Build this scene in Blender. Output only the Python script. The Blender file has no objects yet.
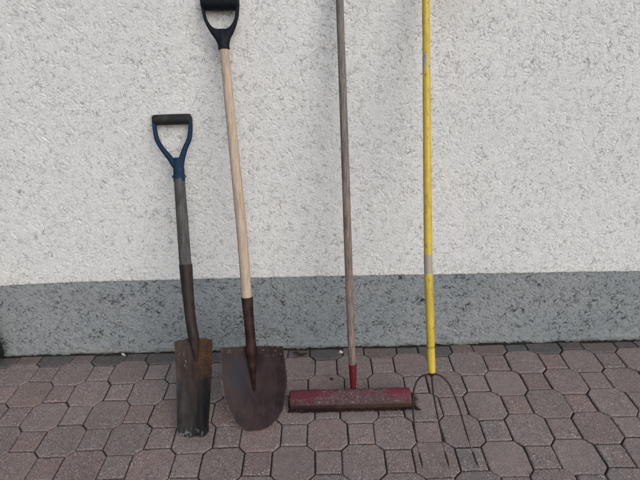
import bpy, math, random
import numpy as np
from mathutils import Vector, Matrix

random.seed(7)
rng = np.random.default_rng(11)
scene = bpy.context.scene
COL = scene.collection
R = math.radians

# ------------------------------------------------------------------ helpers
def link(o, parent=None):
    COL.objects.link(o)
    if parent is not None:
        o.parent = parent
    return o

def tag(o, label=None, cat=None, group=None, kind=None):
    if label: o['label'] = label
    if cat: o['category'] = cat
    if group: o['group'] = group
    if kind: o['kind'] = kind
    return o

def empty(name, loc=(0, 0, 0), rot=(0, 0, 0)):
    o = bpy.data.objects.new(name, None)
    o.location = loc
    o.rotation_euler = rot
    o.empty_display_size = .1
    return link(o)

def mesh_obj(name, verts, faces, mat, parent=None, smooth=True, angle=None):
    me = bpy.data.meshes.new(name)
    me.from_pydata([tuple(map(float, v)) for v in verts], [], faces)
    me.materials.append(mat)
    if smooth:
        me.polygons.foreach_set('use_smooth', [True] * len(me.polygons))
        if angle:
            me.set_sharp_from_angle(angle=R(angle))
    me.update()
    return link(bpy.data.objects.new(name, me), parent)

class Geo:
    """collects vertices and faces of one mesh"""
    def __init__(s): s.v = []; s.f = []
    def add(s, v, f):
        n = len(s.v); s.v += [tuple(map(float, q)) for q in v]; s.f += [tuple(n + i for i in q) for q in f]
    def rings(s, rings, cap=True, close=True):
        m = len(rings[0]); v = [q for r in rings for q in r]; f = []
        for i in range(len(rings) - 1):
            for j in range(m if close else m - 1):
                k = (j + 1) % m
                f.append((i*m + j, i*m + k, (i+1)*m + k, (i+1)*m + j))
        if cap:
            f.append(tuple(range(m))[::-1]); f.append(tuple((len(rings)-1)*m + j for j in range(m)))
        s.add(v, f)
    def tube(s, pts, rad, seg=16, flat=1.0, up=None):
        """swept ellipse along pts; rad in the plane of the path and flat*rad across"""
        P = [Vector(p) for p in pts]; n = len(P)
        rs = rad if hasattr(rad, '__len__') else [rad] * n
        out = []
        ref = Vector(up) if up else None
        prev = None
        for i in range(n):
            t = (P[min(i+1, n-1)] - P[max(i-1, 0)]).normalized()
            if ref is not None:
                b = ref
            elif prev is None:
                b = Vector((0, 1, 0)) if abs(t.y) < .9 else Vector((1, 0, 0))
            else:
                b = prev
            a = t.cross(b).normalized(); b = a.cross(t).normalized(); prev = b
            r = rs[i]
            out.append([P[i] + a*(r*math.cos(2*math.pi*k/seg)) + b*(r*flat*math.sin(2*math.pi*k/seg)) for k in range(seg)])
        s.rings(out)
    def ribbon(s, left, right, th, seg=16):
        """elliptical sections between two curves given in the xz plane; th = half thickness in y"""
        out = []
        for i, (l, r) in enumerate(zip(left, right)):
            l = Vector((l[0], 0, l[1])); r = Vector((r[0], 0, r[1])); c = (l + r)/2; a = (r - l)/2
            t = th[i] if hasattr(th, '__len__') else th
            out.append([c + a*math.cos(2*math.pi*k/seg) + Vector((0, 1, 0))*t*math.sin(2*math.pi*k/seg) for k in range(seg)])
        s.rings(out)
    def build(s, name, mat, parent=None, smooth=True, angle=40):
        o = mesh_obj(name, s.v, s.f, mat, parent, smooth, angle)
        return o

def resample(pts, n):
    """smooth (Catmull-Rom) resampling of a polyline of any dimension"""
    P = np.array(pts, float)
    d = np.r_[0, np.cumsum(np.linalg.norm(np.diff(P, axis=0), axis=1))]
    T = np.gradient(P, d, axis=0)
    out = []
    for t in np.linspace(0, d[-1], n):
        i = min(np.searchsorted(d, t, side='right') - 1, len(P) - 2)
        h = d[i+1] - d[i]; u = (t - d[i]) / h
        out.append((2*u**3 - 3*u**2 + 1)*P[i] + (u**3 - 2*u**2 + u)*h*T[i] + (-2*u**3 + 3*u**2)*P[i+1] + (u**3 - u**2)*h*T[i+1])
    return np.array(out)

def noise2(x, y, seed=0):
    """gradient noise, roughly -1..1"""
    xi = np.floor(x).astype(np.int64); yi = np.floor(y).astype(np.int64)
    xf = x - xi; yf = y - yi
    def g(ix, iy, dx, dy):
        h = (ix * 374761393 + iy * 668265263 + seed * 974711) & 0xffffffff
        h = ((h ^ (h >> 13)) * 1274126177) & 0xffffffff
        a = ((h ^ (h >> 16)) & 0xffff) * (2*np.pi/65536.)
        return np.cos(a)*dx + np.sin(a)*dy
    u = xf**3*(xf*(xf*6 - 15) + 10); v = yf**3*(yf*(yf*6 - 15) + 10)
    n = (g(xi, yi, xf, yf)*(1-u) + g(xi+1, yi, xf-1, yf)*u)*(1-v) + (g(xi, yi+1, xf, yf-1)*(1-u) + g(xi+1, yi+1, xf-1, yf-1)*u)*v
    return n * 1.5

# ------------------------------------------------------------------ material node helper
class M:
    def __init__(s, name, rough=.6, metal=0., spec=.5):
        s.m = bpy.data.materials.new(name); s.m.use_nodes = True
        s.t = s.m.node_tree; s.b = s.t.nodes['Principled BSDF']
        s.b.inputs['Roughness'].default_value = rough
        s.b.inputs['Metallic'].default_value = metal
        s.b.inputs['Specular IOR Level'].default_value = spec*.7
        s.tc = s.n('ShaderNodeTexCoord').outputs['Object']
    def n(s, typ, **kw):
        q = s.t.nodes.new(typ)
        for k, v in kw.items(): setattr(q, k, v)
        return q
    def put(s, sock, v):
        if isinstance(v, bpy.types.NodeSocket): s.t.links.new(v, sock)
        elif hasattr(v, '__len__') and sock.type == 'RGBA': sock.default_value = (*v[:3], 1)
        else: sock.default_value = v
    def mapv(s, scale=(1, 1, 1), loc=(0, 0, 0)):
        q = s.n('ShaderNodeMapping'); s.put(q.inputs['Vector'], s.tc)
        q.inputs['Scale'].default_value = scale; q.inputs['Location'].default_value = loc
        return q.outputs[0]
    def noise(s, scale, detail=4, rough=.55, vec=None, dist=0):
        q = s.n('ShaderNodeTexNoise'); s.put(q.inputs['Vector'], vec if vec is not None else s.tc)
        q.inputs['Scale'].default_value = scale; q.inputs['Detail'].default_value = detail
        q.inputs['Roughness'].default_value = rough; q.inputs['Distortion'].default_value = dist
        return q.outputs['Fac']
    def vor(s, scale, vec=None, feature='F1', out='Distance'):
        q = s.n('ShaderNodeTexVoronoi', feature=feature); s.put(q.inputs['Vector'], vec if vec is not None else s.tc)
        q.inputs['Scale'].default_value = scale
        return q.outputs[out]
    def ramp(s, fac, a, b, lo=0., hi=1.):
        q = s.n('ShaderNodeMapRange', interpolation_type='SMOOTHSTEP'); s.put(q.inputs['Value'], fac)
        q.inputs['From Min'].default_value = a; q.inputs['From Max'].default_value = b
        q.inputs['To Min'].default_value = lo; q.inputs['To Max'].default_value = hi
        return q.outputs['Result']
    def mix(s, fac, a, b, mode='MIX'):
        q = s.n('ShaderNodeMix', data_type='RGBA', blend_type=mode)
        s.put(q.inputs[0], fac); s.put(q.inputs[6], a); s.put(q.inputs[7], b)
        return q.outputs[2]
    def math(s, op, a, b=0., c=0.):
        q = s.n('ShaderNodeMath', operation=op); s.put(q.inputs[0], a); s.put(q.inputs[1], b); s.put(q.inputs[2], c)
        return q.outputs[0]
    def sep(s):
        q = s.n('ShaderNodeSeparateXYZ'); s.put(q.inputs[0], s.tc); return q.outputs
    def attr(s, name, out='Color'):
        q = s.n('ShaderNodeAttribute', attribute_name=name); return q.outputs[out]
    def bump(s, h, dist=.001, strength=1., prev=None):
        q = s.n('ShaderNodeBump'); s.put(q.inputs['Height'], h)
        q.inputs['Distance'].default_value = dist; q.inputs['Strength'].default_value = strength
        if prev is not None: s.put(q.inputs['Normal'], prev)
        return q.outputs[0]
    def done(s, col=None, normal=None, rough=None, metal=None):
        if col is not None: s.put(s.b.inputs['Base Color'], col)
        if normal is not None: s.put(s.b.inputs['Normal'], normal)
        if rough is not None: s.put(s.b.inputs['Roughness'], rough)
        if metal is not None: s.put(s.b.inputs['Metallic'], metal)
        return s.m

# ------------------------------------------------------------------ materials
def worm(m, scale, wid, lo, hi, seed, sx=1., sz=1.):
    """short wandering scratches: pit shade put into the colour, along with dirt and dark grain"""
    v = m.mapv((sx, 1, sz), (seed, seed*.7, 0))
    n = m.noise(scale, 3.5, .58, v, .7)
    wd = m.ramp(m.noise(scale*1.7, 2, .5, m.mapv((1, 1, 1), (seed + 8, 0, 3))), .38, .62, wid*.25, wid)
    ln = m.ramp(m.math('DIVIDE', m.math('ABSOLUTE', m.math('SUBTRACT', n, .5)), wd), .45, 1.1, 1, 0)
    return m.math('MULTIPLY', ln, m.ramp(m.noise(scale*.9, 3, .6, m.mapv((1, 1, 1), (seed + 4, 2, 1))), lo, hi))

def mat_coat():
    m = M('white_roughcast', .95, spec=.2)
    big = m.noise(1.7, 3); mid = m.noise(9, 4); fine = m.noise(160, 4, .65); pat = m.noise(55, 3, .6)
    c = m.mix(m.ramp(big, .35, .68), (.742, .742, .730), (.785, .778, .755))
    c = m.mix(m.ramp(mid, .42, .75, 0, .5), c, (.705, .70, .68))
    c = m.mix(m.ramp(pat, .42, .66, 0, .4), c, (.64, .637, .622))
    c = m.mix(m.ramp(fine, .50, .74, 0, .35), c, (.52, .515, .50))
    x, y, z = m.sep()
    # brown weather stain near the yellow handle, high up
    dx = m.math('MULTIPLY', m.math('SUBTRACT', x, .45), 9.); dz = m.math('MULTIPLY', m.math('SUBTRACT', z, 1.43), 6.)
    d = m.math('SQRT', m.math('ADD', m.math('MULTIPLY', dx, dx), m.math('MULTIPLY', dz, dz)))
    d = m.math('ADD', d, m.math('MULTIPLY', m.math('SUBTRACT', mid, .5), 1.6))
    c = m.mix(m.ramp(d, .1, 1.1, .34, 0), c, (.46, .40, .33))
    clus = m.ramp(m.noise(7, 3), .33, .60, .55, 1)
    g = m.noise(31, 2)
    w = m.math('MAXIMUM', m.math('MAXIMUM', worm(m, 25, .026, .47, .52, 3, .9, 1.1), worm(m, 44, .036, .47, .52, 9, .9, 1.1)), m.math('MULTIPLY', worm(m, 90, .05, .50, .54, 15, .9, 1.1), .6))
    c = m.mix(m.math('MULTIPLY', m.math('MULTIPLY', m.math('MULTIPLY', w, clus), m.ramp(m.noise(70, 3), .32, .52, .4, 1)), .72), c, m.mix(m.ramp(g, .4, .6), (.19, .19, .185), (.36, .35, .33)))  # dark marks paint the shade of plaster pits, with some dirt
    sp = m.math('MULTIPLY', m.ramp(m.noise(300, 3, .6), .63, .70), clus)
    c = m.mix(m.math('MULTIPLY', sp, .5), c, (.30, .29, .275))
    # sparse splashes of dirt just above the painted base
    s = m.math('MULTIPLY', m.ramp(z, .36, .44, 1, 0), m.ramp(m.noise(60, 3), .54, .66, 0, .5))
    c = m.mix(s, c, (.30, .29, .27))
    h = m.math('ADD', m.math('MULTIPLY', m.noise(420, 3, .6), 1.), m.math('MULTIPLY', fine, 1.2))
    return m.done(c, m.bump(h, .0020, .9))

def mat_plinth():
    m = M('grey_plinth_paint', .9, spec=.25)
    big = m.noise(2.2, 3); mid = m.noise(14, 4, .6); fine = m.noise(170, 4, .65)
    x, y, z = m.sep()
    c = m.mix(m.ramp(big, .35, .68), (.262, .288, .302), (.305, .322, .326))
    c = m.mix(m.ramp(mid, .45, .72, 0, .6), c, (.265, .28, .275))
    c = m.mix(m.ramp(fine, .50, .72, 0, .5), c, (.165, .172, .17))
    # pale mineral bloom
    c = m.mix(m.ramp(m.noise(5.5, 5, .6, dist=.6), .58, .74, 0, .4), c, (.31, .325, .315))
    clus = m.ramp(m.noise(8, 3), .34, .58, .55, 1)
    w = m.math('MAXIMUM', m.math('MAXIMUM', worm(m, 23, .026, .47, .52, 5, .88, 1.12), worm(m, 40, .036, .48, .53, 12, .9, 1.1)), m.math('MULTIPLY', worm(m, 88, .05, .51, .55, 19), .6))
    c = m.mix(m.math('MULTIPLY', m.math('MULTIPLY', m.math('MULTIPLY', w, clus), m.ramp(m.noise(70, 3), .32, .5, .5, 1)), .95), c, (.026, .031, .034))  # crevice shade drawn in as dark colour, together with dirt
    c = m.mix(m.ramp(m.noise(150, 4, .65), .58, .68, 0, .4), c, (.095, .103, .105))
    c = m.mix(m.ramp(m.noise(48, 4, .6), .54, .68, 0, .2), c, (.13, .14, .145))
    # mortar fillet along the foot
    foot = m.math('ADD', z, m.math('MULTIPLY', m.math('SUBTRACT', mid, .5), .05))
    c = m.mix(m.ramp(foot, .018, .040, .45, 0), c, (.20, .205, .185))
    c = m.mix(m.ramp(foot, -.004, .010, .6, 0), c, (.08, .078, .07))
    h = m.math('ADD', m.noise(420, 3, .6), m.math('MULTIPLY', fine, 1.2))
    return m.done(c, m.bump(h, .0020, .9))

def mat_paver():
    m = M('concrete_paver', .92, spec=.2)
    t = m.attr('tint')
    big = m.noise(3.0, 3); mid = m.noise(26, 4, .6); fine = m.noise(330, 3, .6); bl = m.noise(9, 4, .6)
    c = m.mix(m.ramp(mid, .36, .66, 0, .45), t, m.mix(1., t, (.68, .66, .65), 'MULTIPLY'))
    c = m.mix(m.ramp(big, .42, .75, 0, .4), c, (.175, .153, .145))
    c = m.mix(m.ramp(bl, .52, .70, 0, .45), c, m.mix(1., t, (1.10, .95, .90), 'MULTIPLY'))
    c = m.mix(m.ramp(fine, .42, .64, 0, .75), c, m.mix(1., t, (.44, .42, .42), 'MULTIPLY'))
    # aggregate: pale and dark grains laid bare by wear, small and of uneven size
    def grains(scale, ch, lo, hi, r0, r1):
        vv = m.n('ShaderNodeTexVoronoi', feature='F1'); m.put(vv.inputs['Vector'], m.tc); vv.inputs['Scale'].default_value = scale
        rnd = m.n('ShaderNodeSeparateColor'); m.put(rnd.inputs[0], vv.outputs['Color'])
        jag = m.math('ADD', vv.outputs['Distance'], m.math('MULTIPLY', m.math('SUBTRACT', m.noise(700, 2), .5), .35))
        return m.math('MULTIPLY', m.ramp(jag, r0, r1, 1, 0), m.ramp(rnd.outputs[ch], lo, hi))
    show = m.attr('tint', 'Alpha')
    wear = m.math('MULTIPLY', m.ramp(m.noise(13, 4), .36, .62, .3, 1), show)
    c = m.mix(m.math('MULTIPLY', m.math('MULTIPLY', grains(215, 0, .66, .86, .25, .55), wear), .85), c, (.60, .565, .535))
    c = m.mix(m.math('MULTIPLY', grains(200, 1, .82, .92, .25, .5), .6), c, (.34, .235, .18))
    c = m.mix(m.math('MULTIPLY', grains(210, 2, .72, .88, .25, .55), .7), c, (.045, .04, .04))
    c = m.mix(m.math('MULTIPLY', m.math('MULTIPLY', grains(120, 1, .92, .96, .18, .42), wear), .75), c, (.54, .51, .47))
    h = m.math('ADD', m.math('MULTIPLY', fine, 1.3), m.math('MULTIPLY', mid, 2.))
    return m.done(c, m.bump(h, .0016, .9))

def mat_ground():
    m = M('joint_sand', .97, spec=.15)
    f = m.noise(220, 4, .65)
    c = m.mix(m.ramp(f, .35, .7), (.028, .023, .021), (.075, .063, .056))
    c = m.mix(m.ramp(m.noise(14, 4), .56, .7, 0, .5), c, (.035, .042, .022))
    return m.done(c, m.bump(f, .004, 1.))

def mat_wood(name, a, b, dark, grey, greyamt, streak=.6, dirt=.3, aged=None):
    m = M(name, .72, spec=.35)
    v = m.mapv((1, 1, .035)); g = m.noise(300, 5, .65, v, 1.6)
    v2 = m.mapv((1, 1, .12)); k = m.noise(90, 5, .65, v2, 1.6)
    big = m.noise(6, 3)
    c = m.mix(m.ramp(g, .40, .60), a, b)
    c = m.mix(m.ramp(k, .52, .74, 0, streak), c, dark)
    c = m.mix(m.ramp(big, .35, .65, greyamt*.4, greyamt), c, grey)
    if aged:
        zz = m.math('ADD', m.sep()[2], m.math('MULTIPLY', m.math('SUBTRACT', k, .5), .5))
        c = m.mix(m.ramp(zz, aged[0], aged[1], 0, .6), c, m.mix(m.ramp(g, .35, .66), (.085, .082, .08), (.24, .235, .23)))
    c = m.mix(m.ramp(m.noise(38, 4, .6, m.mapv((1, 1, .22))), .55, .68, 0, dirt), c, (.045, .038, .032))
    return m.done(c, m.bump(m.math('ADD', g, m.math('MULTIPLY', k, .8)), .0012, .8), m.ramp(g, .3, .7, .62, .85))

def mat_plastic(name, col, worn, rough=.45, wear=.4):
    m = M(name, rough, spec=.4)
    n = m.noise(34, 5, .62); f = m.noise(260, 3)
    c = m.mix(m.ramp(n, .48, .72, 0, wear), col, worn)
    c = m.mix(m.ramp(f, .6, .75, 0, .3), c, (.12, .11, .10))
    return m.done(c, m.bump(f, .0005, .5), m.ramp(n, .3, .7, rough, rough + .25))

def mat_rust(name, base, rust, pale, amt=.5, rough=.6, metal=.35, scale=30):
    m = M(name, rough, metal, .4)
    n = m.noise(scale, 6, .65); f = m.noise(scale*7, 4, .65)
    c = m.mix(m.ramp(n, .42, .64, 0, amt), base, rust)
    c = m.mix(m.ramp(f, .55, .75, 0, .45), c, pale)
    return m.done(c, m.bump(m.math('ADD', n, f), .0006, .7), m.ramp(n, .3, .7, rough - .12, rough + .2), m.ramp(n, .45, .6, metal, .0))

def mat_spade_blade():
    m = M('spade_blade_steel', .55, .25, .4)
    x, y, z = m.sep()
    n = m.noise(26, 6, .65); f = m.noise(190, 4, .65)
    st = m.noise(45, 5, .6, m.mapv((1, 1, .16)), .5)
    c = m.mix(m.ramp(st, .35, .65), (.022, .014, .012), (.060, .036, .027))
    xr = m.math('ADD', x, m.math('MULTIPLY', m.math('SUBTRACT', st, .5), .05))
    c = m.mix(m.math('MULTIPLY', m.ramp(xr, -.490, -.430, 0, .75), m.ramp(n, .30, .52, .35, 1)), c, m.mix(m.ramp(f, .4, .65), (.060, .027, .012), (.145, .068, .029)))
    zz = m.math('ADD', z, m.math('MULTIPLY', m.math('SUBTRACT', n, .5), .22))
    c = m.mix(m.ramp(zz, .14, .31, 1, 0), c, m.mix(m.ramp(st, .4, .68), (.009, .008, .0085), (.024, .0195, .0175)))
    sc = m.ramp(m.noise(60, 5, .7, m.mapv((1, 1, .4), (3, 0, 0))), .60, .70, 0, .75)
    c = m.mix(m.math('MULTIPLY', m.math('MULTIPLY', sc, m.ramp(x, -.475, -.515)), m.ramp(z, .20, .27)), c, (.23, .205, .185))
    tip = m.ramp(m.math('ADD', z, m.math('MULTIPLY', m.math('SUBTRACT', f, .5), .06)), .012, .035, 1, 0)
    c = m.mix(m.math('MULTIPLY', tip, m.ramp(m.noise(90, 3), .48, .62, 0, .7)), c, (.20, .20, .20))
    return m.done(c, m.bump(m.math('ADD', n, m.math('ADD', f, st)), .0010, .8), m.ramp(n, .3, .7, .42, .72))

def mat_shovel_blade():
    m = M('shovel_blade_steel', .5, .25, .4)
    x, y, z = m.sep()
    n = m.noise(15, 6, .62); f = m.noise(210, 4, .65); st = m.noise(40, 4, .6, m.mapv((1, 1, .2)), .6)
    c = m.mix(m.ramp(n, .36, .66), (.022, .0145, .0155), (.044, .0255, .0255))
    c = m.mix(m.ramp(st, .5, .72, 0, .5), c, (.060, .038, .036))
    dx = m.math('SUBTRACT', x, -.318); dz = m.math('SUBTRACT', z, .21)
    d = m.math('SQRT', m.math('ADD', m.math('MULTIPLY', dx, dx), m.math('MULTIPLY', m.math('MULTIPLY', dz, dz), .5)))
    d = m.math('ADD', d, m.math('MULTIPLY', m.math('SUBTRACT', n, .5), .14))
    c = m.mix(m.ramp(d, .0, .08, .6, 0), c, (.027, .033, .047))
    c = m.mix(m.ramp(f, .58, .74, 0, .35), c, (.085, .06, .054))
    c = m.mix(m.math('MULTIPLY', m.attr('rim', 'Fac'), m.ramp(m.noise(55, 4, .65), .38, .6, .1, .85)), c, (.15, .13, .12))
    scr = m.ramp(m.noise(420, 3, .6, m.mapv((1, 1, .05))), .60, .70, 0, .35)
    c = m.mix(m.math('MULTIPLY', scr, m.ramp(z, .02, .16, 1, .15)), c, (.12, .10, .095))
    # earth left on the shoulders
    e = m.math('MULTIPLY', m.ramp(z, .25, .31), m.ramp(m.noise(70, 4, .7), .56, .66, 0, .8))
    c = m.mix(e, c, (.20, .145, .105))
    return m.done(c, m.bump(m.math('ADD', n, m.math('MULTIPLY', f, .7)), .0008, .8), m.ramp(n, .3, .7, .40, .62))

def mat_red_head():
    m = M('worn_red_paint', .5, 0, .45)
    x, y, z = m.sep()
    n = m.noise(34, 6, .7, m.mapv((.5, 1, 1)), .5); f = m.noise(150, 5, .7); b = m.noise(7, 4)
    red = m.mix(m.ramp(b, .35, .65), (.095, .012, .021), (.150, .020, .034))
    red = m.mix(m.ramp(f, .44, .66, 0, .65), red, (.085, .032, .033))
    bare = m.mix(m.ramp(f, .36, .64), (.052, .027, .028), (.125, .085, .080))
    # paint rubbed away towards the front edge and round the middle; the ends keep their red
    mid = m.ramp(m.math('ABSOLUTE', m.math('SUBTRACT', x, .02)), .05, .20, .20, 0)
    zj = m.math('ADD', z, m.math('MULTIPLY', m.math('SUBTRACT', n, .5), .016))
    w = m.math('ADD', m.math('ADD', n, mid), m.ramp(zj, .044, .056, .15, -.04))
    w = m.math('ADD', w, m.math('MULTIPLY', m.math('SUBTRACT', f, .5), .45))
    c = m.mix(m.ramp(w, .50, .74, 0, .9), red, bare)
    # front face and edge black with grime, rusty brown in the middle
    grime = m.ramp(zj, .0345, .0445, .93, 0)
    c = m.mix(grime, c, m.mix(m.ramp(b, .44, .58), m.mix(m.ramp(n, .4, .6), (.016, .008, .009), (.030, .011, .013)), (.048, .027, .015)))
    chips = m.math('MULTIPLY', m.ramp(m.noise(110, 5, .75), .57, .63), m.ramp(w, .46, .68))
    c = m.mix(m.math('MULTIPLY', m.math('MULTIPLY', chips, m.ramp(zj, .034, .042)), .75), c, (.27, .22, .20))
    return m.done(c, m.bump(m.math('ADD', n, f), .0014, .9), m.ramp(n, .35, .65, .45, .8))

def mat_bristle():
    m = M('dirty_bristles', .8, 0, .25)
    n = m.noise(9, 4); f = m.noise(120, 4, .7)
    c = m.mix(m.ramp(n, .42, .60), (.017, .008, .009), (.030, .017, .011))
    c = m.mix(m.ramp(f, .56, .70, 0, .6), c, (.085, .055, .045))
    return m.done(c)

def mat_yellow():
    m = M('yellow_handle_paint', .42, 0, .5)
    x, y, z = m.sep()
    n = m.noise(42, 6, .7, m.mapv((1, 1, .35)), .3); f = m.noise(240, 4)
    c = m.mix(m.ramp(m.noise(8, 3), .35, .65), (.52, .36, .032), (.60, .43, .05))
    c = m.mix(m.ramp(n, .48, .68, 0, .6), c, (.36, .25, .045))
    c = m.mix(m.ramp(m.noise(180, 4, .7, m.mapv((1, 1, .25))), .52, .68, 0, .5), c, (.26, .19, .05))
    nz = m.math('MULTIPLY', m.math('SUBTRACT', n, .5), .05)
    zb = m.math('ABSOLUTE', m.math('ADD', m.math('SUBTRACT', z, .675), m.math('MULTIPLY', nz, .4)))
    c = m.mix(m.ramp(zb, .027, .034, .92, 0), c, m.mix(m.ramp(f, .4, .6), (.36, .32, .25), (.30, .27, .22)))
    zb = m.math('ABSOLUTE', m.math('ADD', m.math('SUBTRACT', z, 1.304), nz))
    c = m.mix(m.math('MULTIPLY', m.ramp(zb, .012, .035, .9, 0), m.ramp(n, .40, .52)), c, (.34, .33, .30))
    chips = m.ramp(m.noise(75, 5, .75, m.mapv((1, 1, .5), (0, 2, 0))),  .60, .65, 0, .85)
    c = m.mix(chips, c, (.07, .05, .03))
    zb = m.math('ABSOLUTE', m.math('ADD', m.math('SUBTRACT', z, .405), m.math('MULTIPLY', nz, .3)))
    c = m.mix(m.math('MULTIPLY', m.ramp(zb, .002, .006, .8, 0), m.ramp(f, .45, .5)), c, (.10, .065, .02))
    return m.done(c, m.bump(m.math('ADD', n, f), .0006, .6), m.ramp(n, .35, .65, .36, .6))

def mat_flat(name, a, b, rough=.9, scale=80):
    m = M(name, rough, spec=.3); n = m.noise(scale, 4)
    return m.done(m.mix(m.ramp(n, .35, .65), a, b), m.bump(n, .001, .6))

MAT = dict(coat=mat_coat(), plinth=mat_plinth(), paver=mat_paver(), ground=mat_ground(),
    grey_wood=mat_wood('weathered_grey_wood', (.036, .034, .033), (.125, .12, .115), (.012, .011, .011), (.085, .084, .085), .30, .9, .75),
    pale_wood=mat_wood('pale_ash_wood', (.36, .25, .165), (.58, .46, .345), (.25, .16, .10), (.42, .36, .31), .30, .5, .18),
    broom_wood=mat_wood('worn_brown_wood', (.125, .080, .062), (.34, .25, .205), (.045, .03, .024), (.18, .165, .16), .30, .8, .5, (.65, 1.05)),
    blue=mat_plastic('dark_blue_plastic', (.004, .021, .052), (.014, .032, .060), .58, .5),
    grip_black=mat_plastic('worn_black_grip', (.014, .014, .015), (.055, .05, .048), .5, .8),
    black=mat_plastic('black_plastic', (.0032, .0048, .0100), (.006, .008, .015), .6, .5),
    dark_steel=mat_rust('dark_brown_steel', (.022, .016, .016), (.042, .026, .021), (.065, .045, .038), .7, .55, .2),
    shovel_steel=mat_rust('red_brown_steel', (.020, .009, .008), (.048, .020, .014), (.075, .042, .032), .7, .5, .2, 22),
    spade_blade=mat_spade_blade(), shovel_blade=mat_shovel_blade(), red=mat_red_head(), bristle=mat_bristle(), yellow=mat_yellow(),
    red_socket=mat_rust('red_socket_paint', (.125, .008, .013), (.075, .011, .011), (.15, .06, .05), .7, .5, 0, 60),
    rusty=mat_rust('rusty_wire', (.022, .014, .012), (.060, .030, .020), (.085, .055, .042), .8, .65, .2, 90),
    pipe=mat_plastic('black_pipe', (.010, .011, .012), (.02, .021, .022), .4, .4),
    rivet=mat_flat('rivet_steel', (.03, .03, .035), (.07, .07, .075), .5),
    stone=mat_flat('pale_stone', (.42, .41, .38), (.60, .58, .54)), grit=mat_flat('grit', (.07, .06, .055), (.24, .225, .21), .95, 60), leaf=mat_flat('dry_leaf', (.035, .022, .014), (.07, .045, .025)),
)

def mat_tine():
    m = M('worn_tine_steel', .6, .1, .4)
    x, y, z = m.sep(); n = m.noise(90, 5, .65); f = m.noise(400, 3)
    c = m.mix(m.ramp(n, .42, .64, 0, .8), (.020, .013, .011), (.052, .028, .020))
    zj = m.math('ADD', z, m.math('MULTIPLY', m.math('SUBTRACT', n, .5), .012))
    c = m.mix(m.ramp(m.math('ABSOLUTE', m.math('SUBTRACT', zj, .078)), .010, .024, .9, 0), c, (.135, .115, .105))
    c = m.mix(m.ramp(m.math('ABSOLUTE', m.math('SUBTRACT', zj, .006)), .004, .012, .8, 0), c, (.13, .115, .105))
    return m.done(c, m.bump(m.math('ADD', n, f), .0004, .7))
MAT['tine'] = mat_tine()

# ------------------------------------------------------------------ the wall
YW = .489                      # face of the white coat
LINE_X = [-5, -1.355, -1.016, -.681, -.014, .651, 1.318, 5]
LINE_Z = [.357, .357, .365, .364, .360, .352, .343, .338]   # hand-painted line between coat and plinth

def axis(lo, hi, a, b, step, grow=1.18, big=.06):
    core = list(np.arange(a, b + step*.5, step)); s = step; q = core[-1]
    while q < hi: s = min(s*grow, big); q += s; core.append(q)
    s = step; q = core[0]; pre = []
    while q > lo: s = min(s*grow, big); q -= s; pre.append(q)
    return np.array(pre[::-1] + core)

STEP = .0021
def grooves(H, x0, z0, nx, nz, count, depth, seed, width=.0013, lmin=.006, lmax=.026, flat_bias=.35, mask=None):
    """stamps short wandering scratches left by the dragged grains into the height field"""
    g = np.random.default_rng(seed)
    px, pz, pd, pw = [], [], [], []
    W, T = nx*STEP, nz*STEP
    for k in range(count):
        x = g.uniform(0, W); z = g.uniform(0, T)
        if mask is not None:
            i = min(int(z/STEP), nz-1); j = min(int(x/STEP), nx-1)
            if g.random() > mask[i, j]: continue
        a = g.normal(0, .55) - .35 if g.random() < flat_bias else g.uniform(0, 2*np.pi)
        L = g.uniform(lmin, lmax) * g.uniform(.5, 1); n = max(2, int(L/.0016)); dd = depth*g.uniform(.45, 1.15); ww = width*g.uniform(.75, 1.35)
        for i in range(n):
            t = i/(n-1)
            px.append(x); pz.append(z); pd.append(dd*(.35 + .65*math.sin(math.pi*min(1, t*1.15 + .1)))*g.uniform(.7, 1.1)); pw.append(ww*g.uniform(.8, 1.25))
            a += g.normal(0, .38); x += .0016*math.cos(a); z += .0016*math.sin(a)
    px = np.array(px); pz = np.array(pz); pd = np.array(pd); pw = np.array(pw)
    ci = np.round(px/STEP).astype(int); cj = np.round(pz/STEP).astype(int)
    D = np.zeros_like(H)
    for di in range(-2, 3):
        for dj in range(-2, 3):
            ii = ci + di; jj = cj + dj; ok = (ii >= 0) & (ii < nx) & (jj >= 0) & (jj < nz)
            r2 = (ii*STEP - px)**2 + (jj*STEP - pz)**2
            np.maximum.at(D, (jj[ok], ii[ok]), (pd*np.exp(-r2/(2*pw*pw)))[ok])
    H -= D

def grid_mesh(name, X, Y, Z, mat, parent):
    nz, nx = X.shape
    me = bpy.data.meshes.new(name)
    me.vertices.add(nx*nz); co = np.stack([X, Y, Z], -1).reshape(-1).astype(np.float32); me.vertices.foreach_set('co', co)
    idx = np.arange(nx*nz).reshape(nz, nx)
    q = np.stack([idx[:-1, :-1], idx[:-1, 1:], idx[1:, 1:], idx[1:, :-1]], -1).reshape(-1, 4)
    n = len(q); me.loops.add(n*4); me.loops.foreach_set('vertex_index', q.reshape(-1).astype(np.int32))
    me.polygons.add(n); me.polygons.foreach_set('loop_start', np.arange(0, n*4, 4, dtype=np.int32))
    me.polygons.foreach_set('use_smooth', np.ones(n, bool))
    me.materials.append(mat); me.update(calc_edges=True); me.validate()
    return link(bpy.data.objects.new(name, me), parent)

wall = empty('house_wall', (0, YW, 0))
tag(wall, 'white roughcast house wall with a grey painted plinth, behind all the tools', 'wall')
CX0, CX1 = -1.62, 1.62
xs = axis(-6, 6, CX0, CX1, STEP)
ja = int(np.argmin(abs(xs - CX0))); nxc = int(round((CX1 - CX0)/STEP)) + 1

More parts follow.
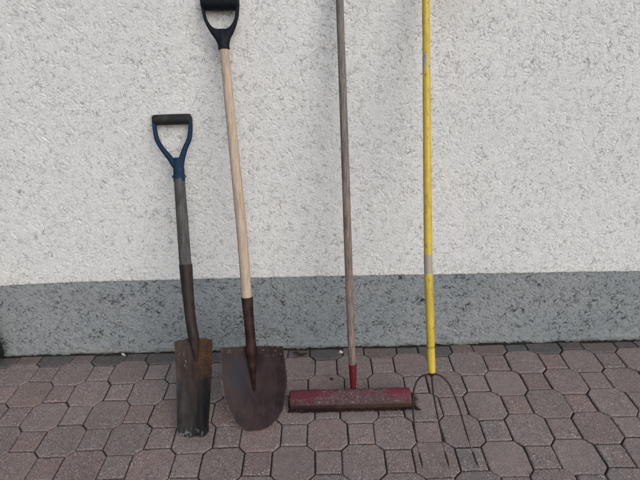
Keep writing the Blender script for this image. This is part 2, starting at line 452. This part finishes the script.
def relief(zcore, seed, count, depth, lump, **kw):
    nzc = len(zcore); H = np.zeros((nzc, nxc))
    gx, gz = np.meshgrid(CX0 + np.arange(nxc)*STEP, zcore)
    clump = noise2(gx*16, gz*16, seed + 9)*.6 + noise2(gx*45, gz*45, seed + 10)*.5
    mask = np.clip(.55 + clump*.9, .06, 1)
    H += lump*np.clip(noise2(gx*38, gz*46, seed) + .5*noise2(gx*95, gz*95, seed + 1), -.55, .45)
    H += .0007*noise2(gx*4, gz*4, seed + 2) * 3
    H += .00055*noise2(gx*170, gz*170, seed + 6) + .0003*noise2(gx*233, gz*233, seed + 7)
    # ragged pores
    p = noise2(gx*120, gz*140, seed + 3) + .5*noise2(gx*230, gz*230, seed + 4)
    H -= depth*.5*np.clip((p - .85)*2.2, 0, 1)*np.clip(mask*1.3, 0, 1)
    grooves(H, CX0, zcore[0], nxc, nzc, count, depth, seed + 5, mask=mask, **kw)
    return H

# white coat
zc = np.arange(0, 1.16, STEP)
zt = list(zc); s = STEP
while zt[-1] < 2.9: s = min(s*1.2, .08); zt.append(zt[-1] + s)
zt = np.array(zt); nz = len(zt)
Hc = relief(zc + .36, 21, 9000, .0040, .0004, width=.0010, lmin=.010, lmax=.045)
H = np.zeros((nz, len(xs))); H[:len(zc), ja:ja+nxc] = Hc
Xg, Tg = np.meshgrid(xs, zt)
zline = np.interp(Xg, LINE_X, LINE_Z) + (.0024*noise2(Xg*22, Xg*0, 61) + .0022*noise2(Xg*80, Xg*0, 62) + .0016*noise2(Xg*190, Xg*0, 63))*np.exp(-Tg/.03)
Zg = zline + Tg
Yg = -H
edge = np.array([.030, .004, .0022, .0010, .0004])            # rounded lower arris and its underside
Yg[:5] += edge[:, None]; Zg[0] += .002
grid_mesh('wall_coat', Xg, Yg, Zg, MAT['coat'], wall)
# plinth, set back a few millimetres under the coat
zp = np.arange(-.06, .3735, STEP)
Hp = relief(zp, 41, 4600, .0058, .0008, flat_bias=.5, width=.0012, lmin=.010, lmax=.045)
H = np.zeros((len(zp), len(xs))); H[:, ja:ja+nxc] = Hp
Xg, Zg = np.meshgrid(xs, zp)
lip = .024 + .010*noise2(Xg*6, Xg*0 + 3.3, 71) + .004*noise2(Xg*31, Xg*0 + 1.2, 72)   # mortar fillet along the foot
fil = np.clip((lip - Zg)/.008, 0, 1)
Yg = .0075 - H - fil*(.0065 + .004*noise2(Xg*9, Zg*30, 73) + .002*noise2(Xg*60, Zg*60, 75))
Yg = Yg - .004*np.clip((.05 - Zg)/.05, 0, 1)
# broken bits along the bottom edge
brk = np.clip((-.001 + .008*noise2(Xg*13, Xg*0 + 7.7, 74) + .006*noise2(Xg*47, Xg*0 + 5.1, 75) - Zg)/.003, 0, 1)
Yg = Yg + brk*.011
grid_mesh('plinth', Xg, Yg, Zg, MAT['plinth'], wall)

# ------------------------------------------------------------------ ground and pavement
gm = mesh_obj('ground', [(-60, -60, -.0085), (60, -60, -.0085), (60, 60, -.0085), (-60, 60, -.0085)], [(0, 1, 2, 3)], MAT['ground'], smooth=False)
tag(gm, kind='structure')

P = .12; B = .393*P; A = P - B; YEND = .4835
def clip_y(poly, y):
    out = []
    for i in range(len(poly)):
        a, b = poly[i], poly[(i+1) % len(poly)]
        if a[1] <= y: out.append(a)
        if (a[1] <= y) != (b[1] <= y):
            t = (y - a[1])/(b[1] - a[1]); out.append((a[0] + t*(b[0]-a[0]), y))
    return out
cr = random.Random(5)
jit = {}
def corner(x, y):
    k = (round(x*2000), round(y*2000))
    if k not in jit: jit[k] = (cr.gauss(0, .0011), cr.gauss(0, .0011))
    return (x + jit[k][0], y + jit[k][1])
pv, pf, pt = [], [], []
pr = random.Random(3)
TINTS = [(.260, .214, .196), (.257, .213, .196), (.264, .214, .195), (.252, .212, .196), (.258, .216, .199), (.266, .214, .194)]
RED = [(.264, .202, .181), (.266, .206, .186)]
for i in range(-44, 45):
    for j in range(-4, 30):
        cx, cy = i*P, -j*P
        big = (i + j) % 2 == 0
        if big: poly = [(B, -A), (A, -B), (A, B), (B, A), (-B, A), (-A, B), (-A, -B), (-B, -A)]
        else:   poly = [(B, -B), (B, B), (-B, B), (-B, -B)]
        poly = [corner(cx + a, cy + b) for a, b in poly]
        poly = clip_y(poly, YEND + .004*math.sin(i*1.7))
        if len(poly) < 3: continue
        near = abs(cx) < 1.75 and cy > -.75
        # moss-dark joints of uneven width, settled and slightly tipped stones
        gap = pr.uniform(.0013, .0023) if pr.random() < .85 else pr.uniform(.0024, .0036)
        mx = sum(q[0] for q in poly)/len(poly); my = sum(q[1] for q in poly)/len(poly)
        sx, sy = pr.gauss(0, .0006), pr.gauss(0, .0006)
        z0 = pr.gauss(-.0014, .0013); tx, ty = pr.gauss(0, .009), pr.gauss(0, .009)
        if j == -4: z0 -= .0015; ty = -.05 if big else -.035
        tint = pr.choice(TINTS)
        if pr.random() < (.16 if cx > -.6 else .30) and j < 2: tint = pr.choice(RED)
        k = pr.uniform(.98, 1.17)
        if j == -4: k *= .78; tint = (.17, .158, .155) if pr.random() < .7 else tint  # row at the wall darkened: occlusion shade painted into the tint, plus dirt
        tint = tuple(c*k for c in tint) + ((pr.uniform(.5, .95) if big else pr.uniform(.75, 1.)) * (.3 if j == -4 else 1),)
        # outline with worn edge
        seg = .007 if near else .2
        out = []; n = len(poly)
        for a in range(n):
            p, q = Vector(poly[a]), Vector(poly[(a+1) % n]); L = (q - p).length
            if L < 1e-4: continue
            m = max(1, int(L/seg)); nn = Vector((-(q-p).y, (q-p).x)).normalized()   # inward for ccw
            for b in range(m):
                out.append((p.lerp(q, b/m), nn, b == 0))
        m = len(out)
        rr = []
        for a in range(m):
            p, nn, isc = out[a]
            nb = out[a-1][1] if isc else nn
            d = (nn + nb); d = d/max(.3, d.length_squared/2)
            rr.append((p, d))
        wob = [abs(pr.gauss(0, .0006)) if near else 0 for _ in range(m)]
        if near:
            for _ in range(pr.choice([0, 0, 1, 1, 2])):         # chipped arrises
                c0 = pr.randrange(m)
                for e in range(-1, 2): wob[(c0 + e) % m] += pr.uniform(.0006, .0022)
            if pr.random() < .35:                               # a broken corner
                c0 = pr.choice([a for a in range(m) if out[a][2]])
                for e, q in ((-2, .25), (-1, .7), (0, 1), (1, .7), (2, .25)): wob[(c0 + e) % m] += q*pr.uniform(.0015, .0042)
        base = len(pv)
        def ring(inset, dz, w):
            for a in range(m):
                p, d = rr[a]; q = p + d*(inset + wob[a]*w)
                x, y = q.x + sx, q.y + sy
                pv.append((x, y, z0 + dz + tx*(x - mx) + ty*(y - my)))
        ring(gap, -.03, .2); ring(gap, -.0042, .6); ring(gap + .0010, -.0014, 1.); ring(gap + .0034, 0, 1.4)
        for r_ in range(3):
            for a in range(m):
                b = (a + 1) % m
                pf.append((base + r_*m + a, base + r_*m + b, base + (r_+1)*m + b, base + (r_+1)*m + a))
        pf.append(tuple(base + 3*m + a for a in range(m)))
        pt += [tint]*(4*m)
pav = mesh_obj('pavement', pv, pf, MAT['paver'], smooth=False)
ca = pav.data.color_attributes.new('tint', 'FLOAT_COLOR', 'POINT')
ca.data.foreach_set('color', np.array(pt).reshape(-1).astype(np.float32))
tag(pav, kind='structure')

# ------------------------------------------------------------------ tools (each in its own leaning frame: x along the wall, z up the handle, -y towards the viewer)
def lean(name, y, uy):
    return empty(name, (0, y, 0), (-math.asin(uy), 0, 0))

def handle(pts, rad, n=40, seg=18, wob=.0004, y=0., seed=1):
    """slightly wandering round handle through (x, s) points"""
    q = resample([(x, y, s) for x, s in pts], n); r = resample([(a, 0) for a in np.interp(q[:, 2], [p[1] for p in pts][::1] if pts[0][1] < pts[-1][1] else [p[1] for p in pts][::-1], rad if pts[0][1] < pts[-1][1] else rad[::-1])], n)[:, 0] if False else np.interp(q[:, 2], *zip(*sorted(zip([p[1] for p in pts], rad))))
    g = np.random.default_rng(seed); a = np.cumsum(g.normal(0, wob*.35, (n, 2)), 0); a -= np.linspace(a[0], a[-1], n)
    q[:, 0] += a[:, 0]; q[:, 1] += a[:, 1]
    G = Geo(); G.tube(q, list(r), seg); return G

def voxel(o, size):
    md = o.modifiers.new('remesh', 'REMESH'); md.mode = 'VOXEL'; md.voxel_size = size; md.use_smooth_shade = True
    sm = o.modifiers.new('smooth', 'SMOOTH'); sm.iterations = 4; sm.factor = .5

def rounded_bar(x0, z0, x1, z1, r, ribs=0, n=60, seg=24, rib=.0012):
    """grip: bar with rounded ends and, if wanted, grooves"""
    G = Geo(); a = Vector((x0, 0, z0)); b = Vector((x1, 0, z1)); L = (b - a).length; pts, rr = [], []
    for i in range(n + 1):
        t = i/n; d = min(t, 1-t)*L; k = math.sqrt(max(.03, 1 - max(0, 1 - d/(.30*r))**2)) if d < .30*r else 1
        k = .80 + .20*k
        w = 1 + (.04*math.sin(math.pi*t))
        pts.append(a.lerp(b, t)); rr.append(r*k*w - (rib if ribs and (int(t*ribs*2) % 2) else 0))
    G.tube(pts, rr, seg); return G

def thick(name, rows, th, mat, parent):
    """sheet given by rows of points, thickened towards +y, closed"""
    G = Geo(); m = len(rows[0]); n = len(rows)
    F = [q for r in rows for q in r]; Bk = [(q[0], q[1] + th, q[2]) for q in F]; N = len(F)
    f = []
    for i in range(n-1):
        for j in range(m-1):
            a, b, c, d = i*m+j, i*m+j+1, (i+1)*m+j+1, (i+1)*m+j
            f.append((a, b, c, d)); f.append((N+d, N+c, N+b, N+a))
    rim = [(0, j) for j in range(m)] + [(i, m-1) for i in range(1, n)] + [(n-1, j) for j in range(m-2, -1, -1)] + [(i, 0) for i in range(n-2, 0, -1)]
    ids = [i*m + j for i, j in rim]
    for k in range(len(ids)):
        a, b = ids[k], ids[(k+1) % len(ids)]; f.append((b, a, N+a, N+b))
    G.add(F + Bk, f); return G.build(name, mat, parent, True, 50)

# --- narrow spade
sp = lean('trenching_spade', -.0047, .4177)
tag(sp, 'short narrow spade with a blue D-handle, grey wooden shaft and blackened rusty blade', 'spade')
rounded_bar(-.586, 1.136, -.452, 1.1365, .0180).build('grip', MAT['grip_black'], sp)
G = Geo()
def mirror_arm(cl, w, th, n=26):
    """arm along centre line cl with half width w"""
    c = resample(cl, n); ww = np.interp(np.linspace(0, 1, n), np.linspace(0, 1, len(w)), w); tt = np.interp(np.linspace(0, 1, n), np.linspace(0, 1, len(th)), th)
    t = np.gradient(c, axis=0); t /= np.linalg.norm(t, axis=1)[:, None]; nn = np.c_[-t[:, 1], t[:, 0]]
    return c - nn*ww[:, None], c + nn*ww[:, None], tt
def arm(G, cl, w, th):
    l, r, t = mirror_arm(cl, w, th); G.ribbon(l, r, list(t))
arm(G, [(-.583, 1.143), (-.581, 1.105), (-.574, 1.066), (-.556, 1.033), (-.533, 1.003), (-.510, .967)], [.0075, .0075, .0085, .009, .0105, .011], [.012, .011, .0105, .011, .013, .014])
arm(G, [(-.4545, 1.143), (-.4545, 1.105), (-.4605, 1.066), (-.475, 1.035), (-.4865, 1.003), (-.4945, .967)], [.0075, .0075, .0085, .009, .0105, .011], [.012, .011, .0105, .011, .013, .014])
G.ribbon([(-.5165, 1.000), (-.5195, .985), (-.5205, .96), (-.521, .917)], [(-.488, 1.000), (-.4835, .985), (-.481, .96), (-.4795, .917)], [.013, .0165, .018, .0185])
yk = G.build('yoke', MAT['blue'], sp); voxel(yk, .0014)
for x, sgn in ((-.5215, -1), (-.4795, 1)):
    g = Geo(); g.tube([(x - .004*sgn, 0, .934), (x + .0025*sgn, 0, .934), (x + .0038*sgn, 0, .934)], [.0052, .0050, .003], 14); g.build('rivet', MAT['rivet'], yk)
handle([(-.5003, .925), (-.4955, .80), (-.4878, .60)], [.0190, .0203, .0212], 40, seed=2).build('shaft', MAT['grey_wood'], sp)
G = Geo()
cl = resample([(-.4878, 0, .622), (-.4815, 0, .495), (-.4750, .001, .410), (-.4680, .004, .352), (-.4650, .009, .305), (-.4655, .013, .270)], 30)
rad = np.interp(np.linspace(0, 1, 30), [0, .05, .36, .6, .73, .86, 1], [.0232, .0230, .0195, .0185, .0195, .013, .004])
G.tube(cl, list(rad), 20); G.build('socket', MAT['dark_steel'], sp)
def spade_rows():
    rows = []; m = 25; n = 46; g = random.Random(8)
    for i in range(n):
        s = .352*(1 - i/(n-1))
        t = 1 - s/.352
        xl = np.interp(s, [0, .04, .21, .3505, .36], [-.5345, -.5345, -.5362, -.5386, -.5386]); xr = np.interp(s, [0, .033, .206, .3525, .36], [-.4215, -.4219, -.4091, -.4007, -.4007])
        if i == 0: xl += .002; xr -= .002
        row = []
        for j in range(m):
            u = j/(m-1)*2 - 1
            x = (xl + xr)/2 + (xr - xl)/2*u
            # rounded worn toe, notched shoulders
            toe = .027*max(0, (abs(u) - .38)/.62)**2.2 + .0016*math.sin(u*9 + 1) + (.010 if u < -.8 else 0)*max(0, (-u - .8)/.2)
            top = .3485 + .009*(1 - abs(u)) + .002*u + (.0015*math.sin(u*14))
            z = toe + (top - toe)*(1 - i/(n-1))
            dish = -.017*u*u*(.75 + .25*t) + .013
            y = dish - .010*t*t + .004*math.sin(3*t) 
            row.append((x, y, z))
        rows.append(row)
    return rows
thick('blade', spade_rows(), .0024, MAT['spade_blade'], sp)

# --- round shovel
sh = lean('round_shovel', .0139, .3065)
tag(sh, 'tall round-bladed shovel with a black D-handle, pale wooden shaft and brown steel blade', 'shovel')
rounded_bar(-.3635, 1.4735, -.2450, 1.4700, .0255, ribs=13, n=130, rib=.0018).build('grip', MAT['black'], sh)
G = Geo()
Lo = [(-.3665, 1.492), (-.3655, 1.455), (-.3570, 1.412), (-.3390, 1.376), (-.3250, 1.355), (-.318, 1.338)]
Li = [(-.3560, 1.492), (-.3545, 1.452), (-.3440, 1.411), (-.3300, 1.3945), (-.3150, 1.388), (-.300, 1.372)]
Ro = [(-.2425, 1.492), (-.2430, 1.455), (-.2510, 1.412), (-.2660, 1.376), (-.2770, 1.357), (-.2815, 1.338)]
Ri = [(-.2530, 1.492), (-.2550, 1.452), (-.2650, 1.411), (-.2780, 1.3945), (-.2930, 1.388), (-.302, 1.372)]
for a, b in ((Lo, Li), (Ri, Ro)):
    G.ribbon(resample(a, 26), resample(b, 26), list(np.interp(np.linspace(0, 1, 26), [0, .4, 1], [.013, .011, .015])))
G.ribbon([(-.330, 1.388), (-.322, 1.362), (-.3185, 1.345), (-.3182, 1.3255)], [(-.279, 1.388), (-.281, 1.362), (-.2812, 1.345), (-.2812, 1.3250)], [.011, .0165, .018, .0185])
yk2 = G.build('yoke', MAT['black'], sh); voxel(yk2, .0014)
handle([(-.2992, 1.335), (-.2865, 1.05), (-.2730, .74), (-.2655, .485)], [.0148, .0165, .0180, .0182], 50, seed=4).build('shaft', MAT['pale_wood'], sh)
G = Geo()
cl = resample([(-.2660, 0, .501), (-.2635, 0, .42), (-.2607, .000, .325), (-.2615, .001, .295), (-.2600, .004, .24), (-.2585, .010, .15)], 40)
rad = np.interp(cl[:, 2], [.15, .16, .22, .275, .297, .315, .335, .42, .501], [.0022, .0050, .0105, .0155, .0205, .0212, .0178, .0178, .0206])
G.tube(cl, list(rad), 22); so = G.build('socket', MAT['shovel_steel'], sh)
g = Geo(); g.tube([(-.2630, -.0195, .475), (-.2630, -.0165, .475)], [.004, .0055], 12); g.build('rivet', MAT['rivet'], so)
def shovel_rows():
    rows = []; m = 37; n = 50
    S = [0, .0069, .02, .042, .08, .12, .1285, .2, .205, .318]
    hw_l = np.interp
    def left(s): return np.interp(s, [0, .002, .0046, .014, .0383, .070, .1104, .155, .2049, .318], [-.2655, -.279, -.2942, -.310, -.3311, -.3465, -.3607, -.3690, -.3722, -.3697])
    def right(s): return np.interp(s, [0, .0025, .0069, .017, .0461, .080, .1285, .165, .1978, .318], [-.2600, -.246, -.2345, -.211, -.1786, -.159, -.1447, -.1392, -.1367, -.1480])
    for i in range(n):
        t = i/(n-1); s = .318*(1-t)**1.35
        if i == n-1: s = .0006
        xl, xr = left(s), right(s); row = []
        for j in range(m):
            u = j/(m-1)*2 - 1
            x = (xl + xr)/2 + (xr - xl)/2*u
            xx = (x + .258)/.115
            z = s + (-.004*(1 - abs(u))*(i < 2) if i == 0 else 0)
            y = .015 - .020*min(1.1, xx*xx) - .014*(1 - s/.318)**2 + .004*(s/.318)
            y += .0006*math.sin(x*70 + z*30)
            row.append((x, y, z))
        rows.append(row)
    return rows
sr = shovel_rows(); sb = thick('blade', sr, .0022, MAT['shovel_blade'], sh)
rim = []
for r_ in sr:
    for k, q in enumerate(r_):
        e = min(k, 36 - k)/18*abs(r_[-1][0] - r_[0][0])/2; e = min(e, q[2]*1.0)
        rim.append(max(0, 1 - e/.006)*(1 if q[2] < .2 else .35))
at_ = sb.data.attributes.new('rim', 'FLOAT', 'POINT'); at_.data.foreach_set('value', np.array(rim*2, np.float32))

# --- push broom, red block over worn bristles
sc = empty('push_broom', (.1, .165, 0))
tag(sc, 'long wooden-handled push broom with a wide worn red head lying on the paving', 'broom')
SA = -math.asin(.1879)
G = handle([(.0733 - .1, 1.66), (.0774 - .1, 1.42), (.0908 - .1, .64), (.0976 - .1, .30), (.1022 - .1, .128)], [.0118, .0120, .0142, .0140, .0135], 60, seed=6)
o = G.build('handle', MAT['broom_wood'], sc); o.rotation_euler = (SA, 0, 0)
G = Geo(); G.tube([(.0022, 0, .152), (.0024, 0, .150), (.0030, 0, .10), (.0036, 0, .055), (.0038, .003, .030)], [.0152, .0155, .0135, .0115, .0112], 20)
o = G.build('socket', MAT['red_socket'], sc); o.rotation_euler = (SA, 0, 0)
g = Geo(); g.tube([(.0030, -.0165, .128), (.0030, -.0135, .128)], [.003, .0045], 12); g.build('nail', MAT['rivet'], o)
XL, XR, Y0 = -.2405, .2185, -.165
prof = [(.1012, .0160), (.1000, .0185), (.0996, .0270), (.1012, .0380), (.1050, .0407), (.1150, .0450), (.1270, .0508), (.1380, .0560), (.1470, .0592), (.1540, .0596), (.1610, .0562), (.1690, .0482), (.1760, .0395), (.1800, .0300), (.1805, .0160)]
pp_ = resample(prof, 44); rings = []; gr = random.Random(12); nr = 150
for i in range(nr + 1):
    t = i/nr; x = XL + (XR - XL)*t; dxe = min(t, 1 - t)*(XR - XL)
    sh_ = 1 - .10*max(0, 1 - dxe/.006)**2
    ring = []
    for y, z in pp_:
        top = max(0, min(1, (z - .016)/.02))
        k = .0011*math.sin(t*19 + 1)*top + .0007*math.sin(t*53 + y*200) + .0016*math.exp(-((t - .55)/.035)**2)*top
        yy = .1405 + (y - .1405)*sh_; zz = .016 + (z - .016)*sh_
        kk = float(noise2(np.array([x*90.]), np.array([y*160.]), 5)[0])*.0007 + float(noise2(np.array([x*260.]), np.array([y*300. + z*200]), 6)[0])*.0004
        ring.append((x, yy + Y0, zz - k + kk*top))
    rings.append(ring)
G = Geo(); G.rings(rings); G.build('block', MAT['red'], sc, True, 60)
# matted bristles: rows of tufts, the outer ones splayed, most at the right end
G = Geo(); gb = random.Random(21)
def bristle(p, q, r):
    p = Vector(p); q = Vector(q); mpt = p.lerp(q, .5) + Vector((gb.gauss(0, .0012), gb.gauss(0, .0012), .002))
    v = []
    for c, rr in ((p, r), (mpt, r), (q, r*.7)):
        for k in range(3):
            a = 2.094*k; v.append((c.x + rr*math.cos(a), c.y + rr*math.sin(a), c.z))
    G.add(v, [(0, 1, 4, 3), (1, 2, 5, 4), (2, 0, 3, 5), (3, 4, 7, 6), (4, 5, 8, 7), (5, 3, 6, 8), (6, 7, 8)])
nx_ = 74
for row in range(6):
    for k in range(nx_):
        t = (k + .5)/nx_; x = XL + .004 + (XR - XL - .008)*t; y = .1035 + .074*row/5 + Y0
        el = max(0, (.05 - t)/.05); er = max(0, (t - .945)/.055)
        tx = gb.gauss(0, .0016) - .015*el + (.034*er**1.3); ty = gb.gauss(0, .0018) + (.004*(row - 2.5)/2.5)
        for b in range(13):
            a = gb.uniform(0, 6.283); r0 = gb.uniform(0, .0028)
            p = (x + r0*math.cos(a), y + r0*math.sin(a)*.8, .0185)
            q = (x + tx + r0*1.25*math.cos(a) + gb.gauss(0, .0012), max(y + ty + r0*1.25*math.sin(a) + gb.gauss(0, .001), .0975 + Y0 + gb.gauss(0, .0007)), .0008 + abs(gb.gauss(0, .0009)))
            bristle(p, q, gb.uniform(.0008, .0012))
for k in range(46):     # stray clump bent out flat at the right end
    p = (XR - gb.uniform(.0, .006), Y0 + gb.uniform(.100, .178), .018); q = (XR + gb.uniform(.018, .036), Y0 + p[1] - Y0 - gb.uniform(.0, .012), .003 + abs(gb.gauss(0, .003)))
    bristle(p, q, .0008)
for k in range(60):
    p = (XR - gb.uniform(.0, .010), Y0 + gb.uniform(.100, .115), .018); q = (XR + gb.uniform(.016, .035), Y0 + gb.uniform(.093, .101), .002 + gb.uniform(0, .008))
    bristle(p, q, .0009)
for a0, a1, z0_, z1_ in ((.1035, .176, .003, .017),):      # felted heart of the brush
    xa, xb = XL + .006, XR - .006
    v = [(xa, a0 + Y0, z0_), (xb, a0 + Y0, z0_), (xb, a1 + Y0, z0_), (xa, a1 + Y0, z0_), (xa, a0 + Y0, z1_), (xb, a0 + Y0, z1_), (xb, a1 + Y0, z1_), (xa, a1 + Y0, z1_)]
    G.add(v, [(3, 2, 1, 0), (4, 5, 6, 7), (0, 1, 5, 4), (1, 2, 6, 5), (2, 3, 7, 6), (3, 0, 4, 7)])
G.build('bristles', MAT['bristle'], sc, False)

def bar(G, p0, p1, w, z0, z1):
    p0 = Vector(p0); p1 = Vector(p1); d = (p1 - p0).normalized(); nn = Vector((-d.y, d.x))*w/2
    c = [p0 - nn, p1 - nn, p1 + nn, p0 + nn]
    v = [(q.x, q.y, z0) for q in c] + [(q.x, q.y, z1) for q in c]
    G.add(v, [(3, 2, 1, 0), (4, 5, 6, 7), (0, 1, 5, 4), (1, 2, 6, 5), (2, 3, 7, 6), (3, 0, 4, 7)])

# --- three-tined fork with yellow handle
fk = lean('three_tined_fork', -.1555, .3706)
tag(fk, 'long yellow-handled fork with three thin curved rusty tines spread on the paving', 'fork')
handle([(.3428, 1.665), (.3421, 1.494), (.3409, 1.15), (.3392, .76), (.3389, .69), (.3398, .63), (.3418, .48), (.3438, .322)], [.0116, .0118, .0126, .0136, .0138, .0138, .0134, .0128], 70, seed=9).build('handle', MAT['yellow'], fk)
G = Geo(); G.tube([(.3438, 0, .330), (.3440, 0, .3185), (.3440, 0, .314), (.344, 0, .306)], [.0125, .0125, .0075, .004], 16); G.build('ferrule', MAT['rusty'], fk)
bow = lambda s: -.020*math.sin(math.pi*min(1, max(0, s/.318))) - .010*max(0, 1 - s/.06)**1.5
TL = [(.344, .312), (.330, .3130), (.3144, .3095), (.2975, .2955), (.2868, .275), (.2811, .250), (.2788, .2142), (.2808, .1638), (.2884, .0961), (.2986, .0535), (.3095, .0003)]
TM = [(.344, .314), (.3448, .2793), (.3536, .2039), (.3652, .1414), (.3766, .081), (.3844, .0469), (.397, .0003)]
TR = [(.344, .312), (.3571, .3130), (.3711, .3085), (.3952, .2863), (.4111, .2526), (.4269, .207), (.4467, .1343), (.4665, .0713), (.4805, .0290), (.491, .0003)]
for k, tn in enumerate((TL, TM, TR)):
    q = resample([(x, bow(s), s + .002) for x, s in tn], 60)
    r = np.interp(q[:, 2], [0, .012, .045, .060, .075, .30], [.0018, .0030, .0036, .0028, .0025, .0029])
    G = Geo(); G.tube(q, list(r), 10); G.build('tine', MAT['tine'], fk)

# --- black downpipe at the left edge
dp = empty('downpipe', (-1.452, .440, 0))
tag(dp, 'black downpipe against the wall at the far left edge', 'downpipe')
G = Geo(); G.tube([(0, 0, z) for z in (.035, .036, .2, 1.2, 2.6)], [.036, .040, .040, .040, .040], 28); pp = G.build('pipe', MAT['pipe'], dp)
for z in (.9, 2.0):
    G = Geo(); G.tube([(0, 0, z - .015), (0, 0, z + .015)], .043, 28); bar(G, (0, .03), (0, .06), .02, z - .012, z + .012); G.build('pipe_bracket', MAT['pipe'], dp)

# --- bits lying on the paving
def lump(name, loc, size, mat, seed, label, cat, group=None):
    g = random.Random(seed); G = Geo(); rings = []; n, m = 7, 10
    for i in range(n):
        a = math.pi*(i + .15)/(n - .7); ring = []
        for k in range(m):
            b = 2*math.pi*k/m; q = 1 + g.uniform(-.22, .22)
            ring.append((size[0]*math.sin(a)*math.cos(b)*q, size[1]*math.sin(a)*math.sin(b)*q, size[2]*(math.cos(a)*q + .8)))
        rings.append(ring)
    G.rings(rings); o = G.build(name, mat, None, True, 30); o.location = loc; o.rotation_euler = (0, 0, g.uniform(0, 6)); tag(o, label, cat, group); return o
lump('pebble', (.066, .452, -.004), (.011, .008, .006), MAT['stone'], 1, 'small pale pebble at the foot of the wall behind the scraper handle', 'pebble')
lump('mortar_chip', (-.903, .474, -.003), (.013, .005, .005), MAT['stone'], 2, 'thin pale mortar chip at the foot of the wall left of the narrow spade', 'chip')
lump('soil_crumb', (.0214, .281, -.003), (.007, .006, .004), MAT['leaf'], 3, 'dark soil crumb on a paver just left of the red socket', 'crumb')
def leaf(loc, L, W, rot, seed, label):
    g = random.Random(seed); rows = []
    for i in range(9):
        t = i/8; w = W*math.sin(math.pi*(.06 + .9*t))**.8
        rows.append([(L*(t - .5), u*w, .003 + .004*abs(u) + .003*math.sin(5*t + seed) + g.uniform(0, .001)) for u in (-1, -.5, 0, .5, 1)])
    F = [q for r in rows for q in r]; f = [(i*5+j, i*5+j+1, (i+1)*5+j+1, (i+1)*5+j) for i in range(8) for j in range(4)]
    o = mesh_obj('dry_leaf', F, f, MAT['leaf']); o.location = loc; o.rotation_euler = (0, 0, rot)
    md = o.modifiers.new('solid', 'SOLIDIFY'); md.thickness = .0006; tag(o, label, 'leaf')
leaf((-.105, .437, -.003), .05, .008, .1, 3, 'dark dry leaf by the wall just right of the round shovel blade')
leaf((-.128, .452, -.004), .035, .006, -.3, 5, 'smaller dark leaf scrap against the wall beside the round shovel')

# grit and mortar crumbs gathered along the foot of the wall and in the joints
G = Geo(); gg = random.Random(31)
for k in range(1500):
    x = gg.uniform(-2.2, 2.2)
    if k < 700: y = .478 - abs(gg.gauss(0, .012)); z = -.006
    else: y = .47 - abs(gg.gauss(0, .35)); z = -.002
    r = gg.uniform(.0006, .0016) if gg.random() < .85 else gg.uniform(.0016, .003)
    v = [(x + r*gg.uniform(.6, 1.4)*a, y + r*gg.uniform(.6, 1.3)*b, z + r*gg.uniform(.5, 1.)*c) for a, b, c in ((1, 0, 0), (0, 1, 0), (-1, 0, 0), (0, -1, 0), (0, 0, 1), (0, 0, -1))]
    G.add(v, [(0, 1, 4), (1, 2, 4), (2, 3, 4), (3, 0, 4), (1, 0, 5), (2, 1, 5), (3, 2, 5), (0, 3, 5)])
go = G.build('grit', MAT['grit'], None, False); tag(go, 'loose grit and mortar crumbs scattered over the pavers along the wall foot', 'grit', kind='stuff')

# ------------------------------------------------------------------ light
w = bpy.data.worlds.new('World'); scene.world = w; w.use_nodes = True
nt = w.node_tree; bg = nt.nodes['Background']
sky = nt.nodes.new('ShaderNodeTexSky'); sky.sky_type = 'NISHITA'; sky.sun_disc = False
EL, AZ = 34, 150           # azimuth clockwise from +Y (the wall's inward direction): the light comes from the right and behind the viewer
sky.sun_elevation = R(EL); sky.sun_rotation = R(AZ)
sky.air_density = 1.0; sky.dust_density = 1.5; sky.ozone_density = 1.0
nt.links.new(sky.outputs[0], bg.inputs['Color']); bg.inputs['Strength'].default_value = .10
sun = bpy.data.lights.new('sun', 'SUN'); sun.energy = 1.5; sun.angle = R(50); sun.color = (1, .975, .945)
so_ = link(bpy.data.objects.new('sun', sun))
d = Vector((math.sin(R(AZ))*math.cos(R(EL)), math.cos(R(AZ))*math.cos(R(EL)), math.sin(R(EL))))
so_.rotation_euler = d.to_track_quat('Z', 'Y').to_euler(); so_.location = d*8

# ------------------------------------------------------------------ camera
cam = bpy.data.cameras.new('camera'); co = link(bpy.data.objects.new('camera', cam))
RC = [[0.99955994, -0.00897366, 0.02827375], [-0.00419367, 0.90082301, 0.43416624], [-0.02936571, -0.43409375, 0.90038896]]
mt = Matrix([[RC[i][0], RC[i][2], -RC[i][1], 0] for i in range(3)] + [[0, 0, 0, 1]])
mt.translation = (0.00843, -1.28528, 1.38831); co.matrix_world = mt
cam.sensor_width = 36; cam.sensor_fit = 'HORIZONTAL'; cam.lens = 491.4156/640*36
cam.clip_start = .02; cam.clip_end = 400
scene.camera = co
scene.view_settings.view_transform = 'Standard'; scene.view_settings.look = 'None'
scene.view_settings.exposure = 0.29; scene.view_settings.gamma = 1; scene.view_settings.use_curve_mapping = False
